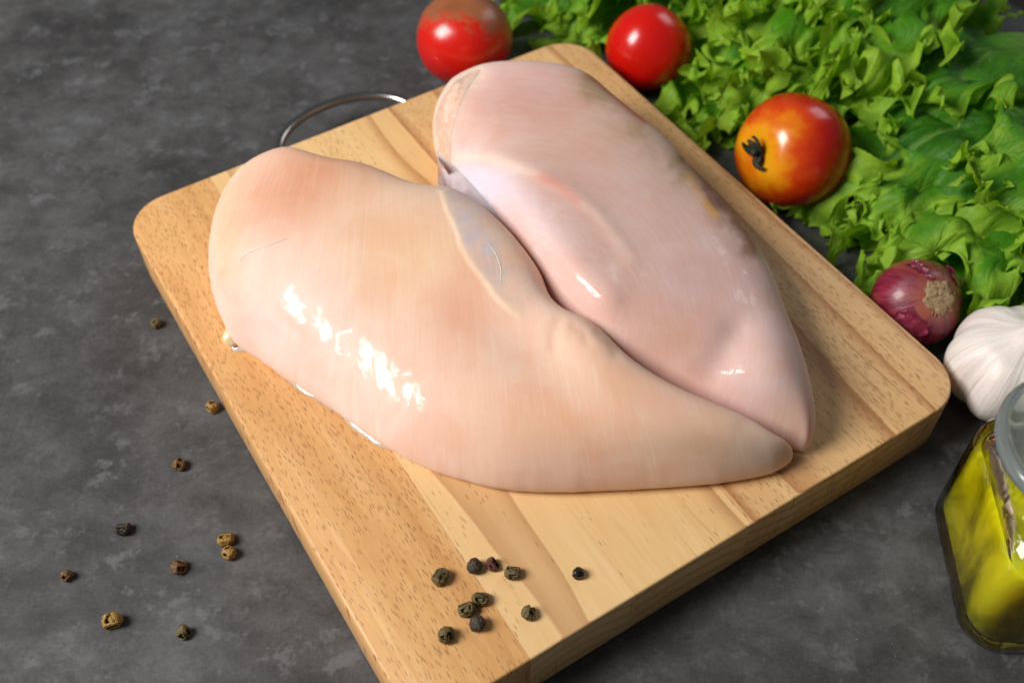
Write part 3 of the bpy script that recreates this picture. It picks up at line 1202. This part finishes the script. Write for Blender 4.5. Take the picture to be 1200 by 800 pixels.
def make_garlic():
    r = .0252
    p = at(1187, 436, .022)
    t = empty('garlic_bulb', (p[0], p[1], 0), 'whole white garlic bulb touching the glass oil jar', 'garlic')
    t.rotation_euler = (math.radians(4), math.radians(-3), .35)
    m = NT('garlic_skin')
    c = m.coord()
    xyz = m.n('ShaderNodeSeparateXYZ')
    m.put(xyz.inputs[0], c)
    ang = m.math('ARCTAN2', xyz.outputs[1], xyz.outputs[0])
    cmb = m.n('ShaderNodeCombineXYZ')
    m.put(cmb.inputs[0], m.math('MULTIPLY', ang, 14))
    m.put(cmb.inputs[1], m.math('MULTIPLY', xyz.outputs[2], 30))
    lon = m.noise(cmb.outputs[0], 1, 5, .65, .15)
    vein = m.noise(m.map(cmb.outputs[0], (3.2, .8, 1)), 1, 3, .5, .1)
    blush = m.noise(m.map(cmb.outputs[0], (.12, .6, 1)), 1, 3, .5)
    cr = m.noise(c, 300, 6, .7, .8)
    col = m.ramp(lon, [(.3, lin(216, 204, 194)), (.5, lin(234, 226, 218)), (.7, lin(242, 237, 232))])
    col = m.mix(m.math('MULTIPLY', m.fr(vein, .58, .68), .75), col, lin(180, 142, 138))
    col = m.mix(m.fr(blush, .48, .7, 0, .4), col, lin(206, 176, 172))
    m.set(color=col, rough=.42, normal=m.bump(m.math('ADD', m.math('MULTIPLY', lon, .8), m.math('MULTIPLY', cr, .35)), .5, .0010), sss=.2, sss_scale=.003, coat=.15, coat_rough=.25)
    nu, nv = 180, 60
    v = []
    lobes = [.1, 1.25, 2.2, 3.25, 4.05, 5.2]
    for j in range(nv):
        s = j / (nv - 1)
        th = math.pi * s
        z = .021 - .0205 * math.cos(th)
        rad = math.sin(th) ** .85 * r if s < .5 else math.sin(th) ** 1.0 * r
        if s > .80:
            q = (s - .80) / .20
            z = z + .006 * q ** 2
            rad = rad * (1 - q) + (.0034 * q + rad * .25 * q)
        g = math.sin(min(th * 1.0, math.pi)) ** .6 * (1 if s < .86 else max(0, (1 - s) / .14))
        for i in range(nu):
            a = 2 * math.pi * i / nu
            tw = a + .25 * (s - .5)
            d = min(abs((tw - l + math.pi) % (2 * math.pi) - math.pi) for l in lobes)
            k = 1 - .06 * g * math.exp(-(d / .14) ** 2) - .06 * g * math.exp(-(d / .36) ** 2)
            k += .012 * noise.noise(Vector((math.cos(a) * 3, math.sin(a) * 3, s * 3)))
            v.append((rad * k * math.cos(a), rad * k * math.sin(a), z))
    f = grid_faces(nu, nv, True)
    f.append(tuple(range(nu))[::-1])
    f.append(tuple((nv - 1) * nu + i for i in range(nu)))
    link('cloves', mesh('cloves', v, f), m.m, t)
    sm = NT('garlic_stem')
    sn = sm.noise(sm.map(sm.coord(), (900, 900, 120)), 1, 4)
    sm.set(color=sm.ramp(sn, [(.35, lin(132, 100, 62)), (.6, lin(206, 182, 142))]), rough=.8)
    rnd = random.Random(5)
    link('neck', tube('neck', [(0, 0, .0455), (.0003, 0, .049), (.0008, .0003, .052)], .003, 14, [.0037, .0029, .0026]), sm.m, t)
    for k in range(26):
        a = rnd.uniform(0, 6.283)
        p0 = Vector((.0024 * math.cos(a), .0024 * math.sin(a), .0490))
        dr = Vector((math.cos(a), math.sin(a), rnd.uniform(.2, 1.3)))
        L = rnd.uniform(.002, .0055)
        link('dry_fibre', tube('dry_fibre', [p0, p0 + dr * L * .6, p0 + dr * L + Vector((0, 0, -.001))], .00025, 5, [.0003, .00025, .0001]), sm.m, t)


make_garlic()


# ------------------------------------------------------------------ oil jar
def sq_ring(half, rnd_, z, n=16):
    pts = []
    for cx, cy, a0 in ((1, 1, 0), (-1, 1, 90), (-1, -1, 180), (1, -1, 270)):
        for k in range(n):
            a = math.radians(a0 + 90 * k / (n - 1))
            pts.append(((half - rnd_) * cx + rnd_ * math.cos(a), (half - rnd_) * cy + rnd_ * math.sin(a), z))
    return pts


def rings_mesh(name, rings, cap0=True, cap1=True):
    n = len(rings[0])
    v = [p for r in rings for p in r]
    f = grid_faces(n, len(rings), True)
    if cap0:
        f.append(tuple(range(n))[::-1])
    if cap1:
        f.append(tuple((len(rings) - 1) * n + i for i in range(n)))
    me = mesh(name, v, f)
    bm = bmesh.new()
    bm.from_mesh(me)
    bmesh.ops.recalc_face_normals(bm, faces=bm.faces)
    bm.to_mesh(me)
    bm.free()
    return me


def make_jar():
    t = empty('oil_jar', (.1815, .1740, 0), 'square glass jar of yellow-green olive oil beside the garlic', 'jar', rot=(0, 0, math.radians(-4)))
    g = NT('clear_glass')
    gb = g.bump(g.noise(g.coord(), 60, 3), .25, .003)
    fz = g.n('ShaderNodeFresnel')
    fz.inputs[0].default_value = 1.5
    g.put(fz.inputs[1], gb)
    tp = g.n('ShaderNodeBsdfTransparent')
    tp.inputs[0].default_value = (.93, .965, .945, 1)
    gl = g.n('ShaderNodeBsdfGlossy')
    gl.inputs['Roughness'].default_value = .03
    g.put(gl.inputs['Normal'], gb)
    gx = g.n('ShaderNodeMixShader')
    g.put(gx.inputs[0], fz.outputs[0])
    g.t.links.new(tp.outputs[0], gx.inputs[1])
    g.t.links.new(gl.outputs[0], gx.inputs[2])
    g.t.links.new(gx.outputs[0], g.out.inputs[0])
    H = .0315
    outer = [sq_ring(H * .80, .008, .0006), sq_ring(H * .93, .010, .0010), sq_ring(H * .985, .0125, .0032), sq_ring(H, .0125, .007), sq_ring(H, .0125, .046), sq_ring(H * .99, .0130, .0505),
             sq_ring(H * .955, .0145, .0535), sq_ring(H * .90, .018, .0560), sq_ring(.0258, .0235, .0580), sq_ring(.0240, .0239, .0600)]
    w = .0024
    inner = [sq_ring(.0215, .0214, .0600), sq_ring(.0230, .0210, .0568), sq_ring(H * .90 - w, .016, .0540), sq_ring(H * .97 - w, .012, .0495), sq_ring(H - w, .0105, .045),
             sq_ring(H - w, .0105, .0085), sq_ring(H * .95 - w, .009, .0050), sq_ring(H * .80 - w, .008, .0040)]
    link('glass_body', rings_mesh('glass_body', outer + inner), g.m, t)
    om = NT('olive_oil')
    ob = om.bump(om.noise(om.coord(), 60, 4, .6, .8), .9, .008)
    om.set(color=lin(250, 226, 50), rough=.02, trans=1.0, ior=1.46, normal=ob)
    sb = om.n('ShaderNodeSubsurfaceScattering')
    sb.inputs['Color'].default_value = lin(250, 224, 16)
    sb.inputs['Radius'].default_value = (1.0, .8, .1)
    sb.inputs['Scale'].default_value = .012
    mx = om.n('ShaderNodeMixShader')
    om.put(mx.inputs[0], om.fr(om.noise(om.map(om.coord(), (1, 1, .5)), 55, 3, .55, .8), .38, .62, .18, .80))
    om.t.links.new(om.b.outputs[0], mx.inputs[1])
    om.t.links.new(sb.outputs[0], mx.inputs[2])
    om.t.links.new(mx.outputs[0], om.out.inputs[0])
    e = .0003
    oil = [sq_ring(H * .80 - w + e, .008, .0040 - e), sq_ring(H * .95 - w + e, .009, .0050), sq_ring(H - w + e, .0105, .0085), sq_ring(H - w + e, .0105, .045), sq_ring(H * .97 - w + e, .012, .0478)]
    link('oil', rings_mesh('oil', oil), om.m, t)
    lid = NT('frosted_lid')
    lid.set(color=(.66, .72, .70, 1), rough=.16, trans=.85, ior=1.45)
    lr = [sq_ring(.0230, .0229, .0600), sq_ring(.0285, .0284, .0612), sq_ring(.0305, .0304, .0630), sq_ring(.0305, .0304, .0652), sq_ring(.0290, .0289, .0672), sq_ring(.0268, .0267, .0676), sq_ring(.0255, .0254, .0664), sq_ring(.012, .0119, .0668)]
    o = link('lid', rings_mesh('lid', lr), lid.m, t)
    o.location = (-.001, .009, .0)


make_jar()


# ------------------------------------------------------------------ lettuce
def lettuce_mat(name, dark, mid, edge, rib):
    m = NT(name)
    uv = m.attr('blade', 'Vector')
    xyz = m.n('ShaderNodeSeparateXYZ')
    m.put(xyz.inputs[0], uv)
    a, t, q = xyz.outputs[0], xyz.outputs[1], xyz.outputs[2]
    obj = m.coord()
    nz = m.noise(obj, 70, 5, .6, .4)
    tt = m.math('ADD', t, m.math('MULTIPLY', m.math('SUBTRACT', nz, .5), .35))
    col = m.ramp(tt, [(.15, rib), (.38, mid), (.62, dark), (.82, mid), (.97, edge)])
    vein = m.voro(m.map(uv, (9, 5, 0)), 1, 'DISTANCE_TO_EDGE')
    vein2 = m.voro(m.map(uv, (26, 15, 0)), 1, 'DISTANCE_TO_EDGE')
    vm = m.math('MAXIMUM', m.fr(vein, .06, .0), m.fr(vein2, .10, .0, 0, .5))
    col = m.mix(m.math('MULTIPLY', vm, .28), col, rib)
    ribm = m.fr(m.math('ABSOLUTE', a), .055, .015)
    ribm = m.math('MULTIPLY', ribm, m.fr(t, .95, .5))
    col = m.mix(m.math('MULTIPLY', ribm, .8), col, rib)
    nb = m.bump(m.math('ADD', m.math('MULTIPLY', vm, -.6), m.math('MULTIPLY', m.noise(obj, 170, 4), 1.6)), .6, .0010)
    m.set(color=col, rough=.45, normal=nb, spec=.28)
    tr = m.n('ShaderNodeBsdfTranslucent')
    m.put(tr.inputs[0], m.mix(1.0, col, (1.0, 1.0, .35, 1), 'MULTIPLY'))
    m.put(tr.inputs[1], nb)
    mx = m.n('ShaderNodeMixShader')
    mx.inputs[0].default_value = .45
    m.t.links.new(m.b.outputs[0], mx.inputs[1])
    m.t.links.new(tr.outputs[0], mx.inputs[2])
    m.t.links.new(mx.outputs[0], m.out.inputs[0])
    return m.m


LET_A = lettuce_mat('lettuce_frilly', lin(52, 116, 14), lin(88, 158, 22), lin(170, 210, 62), lin(140, 188, 80))
LET_B = lettuce_mat('lettuce_broad', lin(50, 114, 18), lin(82, 152, 28), lin(164, 206, 60), lin(140, 190, 86))


def leaf(parent, mat, base, tip, width, seed, frill=1.0, droop=.25, cup=.2, roll=0.0, na=440, nt=56, spread=1.35, fold=1.0, tight=1.0):
    rnd = random.Random(seed)
    B, T_ = Vector(base), Vector(tip)
    y = (T_ - B)
    L = y.length
    y.normalize()
    x = y.cross(Vector((0, 0, 1))).normalized()
    z = x.cross(y).normalized()
    R_ = Matrix.Rotation(roll, 3, y)
    x, z = R_ @ x, R_ @ z
    rg = np.random.RandomState(seed)

    def waves(px_, py_, lam, k=9):
        out = np.zeros((3,) + px_.shape)
        for c_ in range(3):
            for _ in range(k):
                th = rg.uniform(0, 6.283)
                kk = 2 * math.pi / (lam * rg.uniform(.75, 1.4))
                out[c_] += np.sin(kk * (px_ * math.cos(th) + py_ * math.sin(th)) + rg.uniform(0, 6.283))
        return out / math.sqrt(k / 2)
    a = np.linspace(-1, 1, na)
    t = .04 + .96 * (1 - (1 - np.linspace(0, 1, nt)) ** 1.7)
    A, Tt = np.meshgrid(a, t)
    ph = [rnd.uniform(0, 6.28) for _ in range(8)]
    W = width / 2
    lobes_ = 1 + .07 * np.sin(4.3 * np.pi * A + ph[3]) * Tt ** 2 + .04 * np.sin(9.1 * np.pi * A + ph[1]) * Tt ** 3
    X = W * np.sin(A * spread) * Tt ** .75 * lobes_
    Y = L * Tt * (1 - .50 * (1 - np.cos(A * spread))) * lobes_
    ca, sa = np.cos(A * spread), np.sin(A * spread)
    edge_mm = (1 - Tt) * L                                   # distance to the rim
    w1 = waves(X, Y, .034)
    w2 = waves(X, Y, .0150 * tight)
    w3 = waves(X, Y, .0066 * tight)
    w4 = waves(X, Y, .0026)
    e1 = Tt ** 1.5
    e2 = np.exp(-edge_mm / .011)
    e3 = np.exp(-edge_mm / .0045)
    e4 = np.exp(-edge_mm / .0013)
    if tight < 1:
        D = fold * .0034 * e1 * w1 + frill * (.0036 * e2 * w2 + .0026 * e3 * w3 + .0010 * e4 * w4)
        D[:2] *= .7
    else:
        D = fold * .0042 * e1 * w1 + frill * (.0042 * e2 * w2 + .0026 * e3 * w3 + .0010 * e4 * w4) + .0003 * Tt * w3
        D[:2] *= .6
    rad = .0011 * e4 * w4[0]
    X = X + D[0] + rad * sa
    Y = Y + D[1] + rad * ca
    Z = D[2] * 1.15 + cup * W * (np.sin(A * spread) ** 2) * Tt ** 1.5 - droop * L * (Tt ** 2 - Tt)
    Z += -W * .05 * np.exp(-(A / .05) ** 2) * (1 - Tt)
    pts = np.array(B)[None] + X.reshape(-1, 1) * np.array(x)[None] + Y.reshape(-1, 1) * np.array(y)[None] + Z.reshape(-1, 1) * np.array(z)[None]
    pts[:, 2] = np.where(pts[:, 2] < .0015, .0015 + (pts[:, 2] - .0015) * .04, pts[:, 2])
    pts[:, 2] = np.maximum(pts[:, 2], .0003)
    me = bpy.data.meshes.new('leaf')
    me.from_pydata(pts.tolist(), [], grid_faces(na, nt))
    me.update()
    point_vec(me, 'blade', np.column_stack([A.ravel(), Tt.ravel(), np.full(A.size, seed * .1)]))
    return link('leaf', me, mat, parent, world_space=True)


def lettuce(name, label, mat, specs, base_px, tight=1.0):
    b = at(base_px[0], base_px[1], 0)
    h = empty(name, b, label, 'lettuce', 'lettuce behind the tomatoes')
    for i, (bx, by, bz, tx, ty, tz, w, fr_, dr, cu, ro) in enumerate(specs):
        leaf(h, mat, at(bx, by, bz), at(tx, ty, tz), w, (bx * 7 + tx * 13 + ty * 3) % 997 + i, fr_, dr, cu, ro, tight=tight)
    return h


lettuce('lettuce', 'tightly frilled bright green lettuce head behind the red tomato', LET_A, [
    # base px,py,z     tip px,py,z   width frill droop cup roll
    (970, 0, .012, 822, 170, .004, .076, 1.2, .25, .15, 0),
    (1000, 20, .012, 905, 195, .004, .080, 1.2, .25, .15, 0),
    (1020, -20, .024, 874, 128, .020, .084, 1.25, .35, .15, .1),
    (1040, -10, .024, 970, 160, .022, .080, 1.25, .35, .15, -.1),
    (1050, -60, .036, 915, 85, .038, .084, 1.25, .4, .2, 0),
    (1080, -60, .042, 1010, 85, .044, .080, 1.25, .4, .2, -.1),
    (1060, -110, .044, 885, 20, .044, .080, 1.25, .4, .2, 0),
    (1090, -110, .050, 960, 10, .054, .080, 1.25, .4, .2, 0),
    (960, -100, .030, 745, 15, .010, .080, 1.1, .3, .15, 0),
    (940, -60, .016, 722, 55, .004, .056, 1.1, .2, .1, 0),
], (1010, -30), .78)
lettuce('lettuce', 'broad-leaved green lettuce head with ruffled rims, above the garlic', LET_B, [
    (1290, 220, .010, 1030, 345, .004, .110, 1.15, .2, .1, 0),
    (1330, 260, .014, 1150, 372, .006, .090, 1.15, .2, .1, 0),
    (1200, 90, .014, 990, 190, .006, .070, .7, .2, .1, 0),
    (1320, 180, .026, 1060, 305, .022, .110, 1.05, .3, .1, 0),
    (1360, 240, .032, 1190, 330, .028, .080, 1.05, .3, .1, 0),
    (1300, 110, .038, 956, 258, .010, .095, .8, .30, .1, .12),
    (1250, 70, .030, 1060, 140, .034, .070, .7, .35, .1, .2),
    (1370, 160, .044, 1180, 265, .046, .085, .9, .35, .05, 0),
], (1300, 170))
lettuce('lettuce', 'small bunch of dark green lettuce leaves blurred in the top right corner', LET_B, [
    (1090, 150, .020, 1140, 16, .012, .046, 1.0, .25, .2, 0),
    (1230, 190, .020, 1150, 105, .024, .046, 1.0, .25, .2, 0),
], (1150, 120))
lettuce('lettuce', 'blurred bunch of lettuce leaves right behind the blemished tomato', LET_B, [
    (800, -60, .014, 600, 20, .006, .070, .8, .3, .1, 0),
    (850, -50, .018, 660, 50, .004, .080, .9, .3, .1, 0),
    (850, -80, .026, 660, 0, .022, .070, .8, .3, .1, 0),
], (800, -40))


# ------------------------------------------------------------------ peppercorns
def husk_mat(name, c):
    m = NT(name)
    n1 = m.noise(m.coord(), 1500, 4, .6)
    n2 = m.voro(m.coord(), 1900)
    m.set(color=m.ramp(m.math('ADD', m.math('MULTIPLY', n1, .6), m.math('MULTIPLY', n2, .5)), [(.25, c[0]), (.5, c[1]), (.8, c[2])]), rough=.55, normal=m.bump(m.math('ADD', n1, n2), .6, .0004))
    return m.m


HUSK = {'olive': husk_mat('husk_olive', (lin(34, 26, 12), lin(82, 68, 36), lin(132, 112, 64))),
        'brown': husk_mat('husk_brown', (lin(34, 20, 10), lin(92, 62, 32), lin(150, 112, 64))),
        'tan': husk_mat('husk_tan', (lin(70, 46, 14), lin(142, 106, 44), lin(188, 154, 84))),
        'dark': husk_mat('husk_dark', (lin(14, 10, 7), lin(46, 36, 26), lin(88, 72, 50))),
        'maroon': husk_mat('husk_maroon', (lin(36, 12, 12), lin(84, 38, 34), lin(126, 78, 66)))}
SEED = NT('glossy_seed')
SEED.set(color=lin(20, 15, 16), rough=.16, spec=.6)
SEED = SEED.m


def husk_mesh(r, gape, seed):
    """warty pod; gape > 0 opens it like a clam, hinge at the bottom"""
    rnd = random.Random(seed)
    bm = bmesh.new()
    bmesh.ops.create_icosphere(bm, subdivisions=4, radius=1)
    off = Vector((seed * 3.7, seed * 1.3, seed * .7))
    for v in bm.verts:
        d = v.co.copy()
        w = noise.cell_vector(d * 3.0 + off).x
        k = 1 + .20 * noise.noise(d * 1.4 + off) + .22 * abs(noise.noise(d * 3.4 + off)) + .08 * noise.noise(d * 7 + off)
        v.co = Vector((d.x * k, d.y * k * 1.05, d.z * k * .95))
    if gape > 0:
        kill = [f for f in bm.faces if abs(f.calc_center_median().x) < .05 + .05 * math.sin(f.calc_center_median().y * 5 + seed)]
        bmesh.ops.delete(bm, geom=kill, context='FACES')
        bmesh.ops.delete(bm, geom=[v for v in bm.verts if not v.link_faces], context='VERTS')
        for v in bm.verts:
            s_ = 1 if v.co.x > 0 else -1
            an = s_ * gape * (1.0 if s_ > 0 else .75)
            px_, pz_ = v.co.x, v.co.z + .75
            v.co.x = px_ * math.cos(an) + pz_ * math.sin(an)
            v.co.z = -px_ * math.sin(an) + pz_ * math.cos(an) - .75
            v.co.x *= .88
    for v in bm.verts:
        v.co *= r
    me = bpy.data.meshes.new('husk')
    bm.to_mesh(me)
    bm.free()
    return me


def pepper(px, py, zsurf, r, gape, tone, axis, label, group, seed, has_seed=False, spin=0.0):
    p = at(px, py, zsurf + r * .85)
    t = empty('peppercorn', p, label, 'peppercorn', group)
    zz_ = cam_dir(*axis)
    yy_ = cam_dir(0, -.15, 1)
    yy_ = (yy_ - zz_ * yy_.dot(zz_)).normalized()
    xx_ = yy_.cross(zz_)
    t.rotation_euler = (Matrix((xx_, yy_, zz_)).transposed() @ Matrix.Rotation(spin, 3, 'Z')).to_euler()
    if gape < 0:
        o = link('seed', husk_mesh(r * .92, 0, seed), SEED, t)
        v = husk_mesh(r * 1.02, 0, seed + 1)
        bm = bmesh.new()
        bm.from_mesh(v)
        bmesh.ops.delete(bm, geom=[f for f in bm.faces if f.calc_center_median().z > -.25 * r], context='FACES')
        bm.to_mesh(v)
        bm.free()
        o = link('husk', v, HUSK[tone], t)
        return
    o = link('husk', husk_mesh(r, gape, seed), HUSK[tone], t)
    if gape > 0:
        md = o.modifiers.new('shell', 'SOLIDIFY')
        md.thickness = r * .24
        md.offset = -1
    if gape > 0 and not has_seed:
        link('kernel', husk_mesh(r * .66, 0, seed + 50), HUSK[tone], t).location = (0, 0, -r * .22)
    if has_seed:
        bm = bmesh.new()
        bmesh.ops.create_icosphere(bm, subdivisions=3, radius=r * .62)
        link('seed', from_bm('seed', bm), SEED, t).location = (0, 0, -r * .05)


GT, GB = 'peppercorns on the table', 'peppercorns on the board'
R0 = .0020
for a in [
    (184, 368, 0, R0 * 1.0, .35, 'olive', (-.2, .6, .6), 'farthest olive peppercorn on the table, nearest the fillet\'s rounded end', GT, 1, False, .3),
    (246, 468, 0, R0 * 1.1, .5, 'tan', (-.6, -.1, .7), 'open peppercorn husk almost touching the left side of the board', GT, 2, False, 1.2),
    (207, 534, 0, R0 * 1.1, .35, 'brown', (.4, .7, .5), 'rough brown peppercorn on the table just below the husk touching the board', GT, 3, False, .2),
    (139, 607, 0, R0 * 1.1, .7, 'dark', (.0, .9, .4), 'darkest split peppercorn on the table, opened like a V', GT, 4, False, 0),
    (71, 661, 0, R0 * .95, .3, 'brown', (.2, -.5, .8), 'leftmost peppercorn, small and round with a dark hollow', GT, 5, True, .5),
    (204, 654, 0, R0 * 1.15, .6, 'brown', (.8, .3, .5), 'brown split peppercorn on the table gaping to the right', GT, 6, False, .9),
    (259, 622, 0, R0 * 1.15, .7, 'tan', (.0, .9, .4), 'upper peppercorn of the touching pair on the table', GT, 7, False, .1),
    (262, 639, 0, R0 * 1.15, .3, 'tan', (-.5, -.2, .8), 'lower orange-brown peppercorn of the touching pair on the table', GT, 8, False, 1.3),
    (123, 716, 0, R0 * 1.3, .6, 'tan', (.1, -.6, .7), 'pale tan open husk, lightest peppercorn on the table', GT, 9, False, 0),
    (207, 731, 0, R0 * 1.05, .5, 'olive', (.7, -.2, .6), 'nearest peppercorn on the table, wrinkled and olive', GT, 10, False, .6),
    (509, 672, BT, R0 * 1.15, .7, 'olive', (-.3, .8, .5), 'flat open olive husk, leftmost in the upper row on the board', GB, 11, False, .9),
    (549, 662, BT, R0 * 1.15, .0, 'dark', (0, .6, .7), 'round closed dark peppercorn in the upper row on the board', GB, 12, False, 0),
    (572, 660, BT, R0 * .95, .7, 'maroon', (.8, .4, .4), 'small maroon split peppercorn in the upper row on the board', GB, 13, False, 0),
    (594, 670, BT, R0 * 1.05, .7, 'olive', (.2, .9, .4), 'olive V-split peppercorn at the right end of the upper row', GB, 14, False, 0),
    (671, 673, BT, R0 * .95, -1, 'dark', (.2, .5, .8), 'single glossy black seed, rightmost peppercorn on the board', GB, 15, False, 0),
    (556, 699, BT, R0 * 1.1, .75, 'olive', (.2, .9, .4), 'top peppercorn of the touching cluster of three on the board', GB, 16, False, .1),
    (539, 711, BT, R0 * 1.1, .7, 'olive', (-.2, .9, .4), 'left split peppercorn of the touching cluster of three on the board', GB, 17, False, .2),
    (551, 729, BT, R0 * 1.2, .0, 'dark', (0, .6, .7), 'round dark peppercorn at the bottom of the cluster of three', GB, 18, False, 0),
    (612, 718, BT, R0 * 1.05, .4, 'olive', (.7, .4, .6), 'lone olive peppercorn right of the cluster on the board', GB, 19, False, .4),
    (515, 742, BT, R0 * 1.15, .45, 'olive', (.8, .0, .6), 'nearest peppercorn on the board, showing a black seed on its right', GB, 20, True, 0),
]:
    pepper(*a)

# ------------------------------------------------------------------ pale tray whose corner shows at the top right
tm = NT('pale_tray')
tm.set(color=lin(168, 184, 192), rough=.4)
p = at(1194, 4, .006)
tr_ = empty('tray', (p[0] + .062, p[1] + .028, 0), 'pale blue-grey tray, only its edge showing in the top right corner', 'tray', rot=(0, 0, math.radians(-58)))
link('tray_body', rings_mesh('tray_body', [sq_ring(.055, .01, .0004), sq_ring(.059, .01, .002), sq_ring(.061, .01, .008), sq_ring(.060, .01, .0085), sq_ring(.0575, .01, .003), sq_ring(.05, .01, .0025)]), tm.m, tr_)
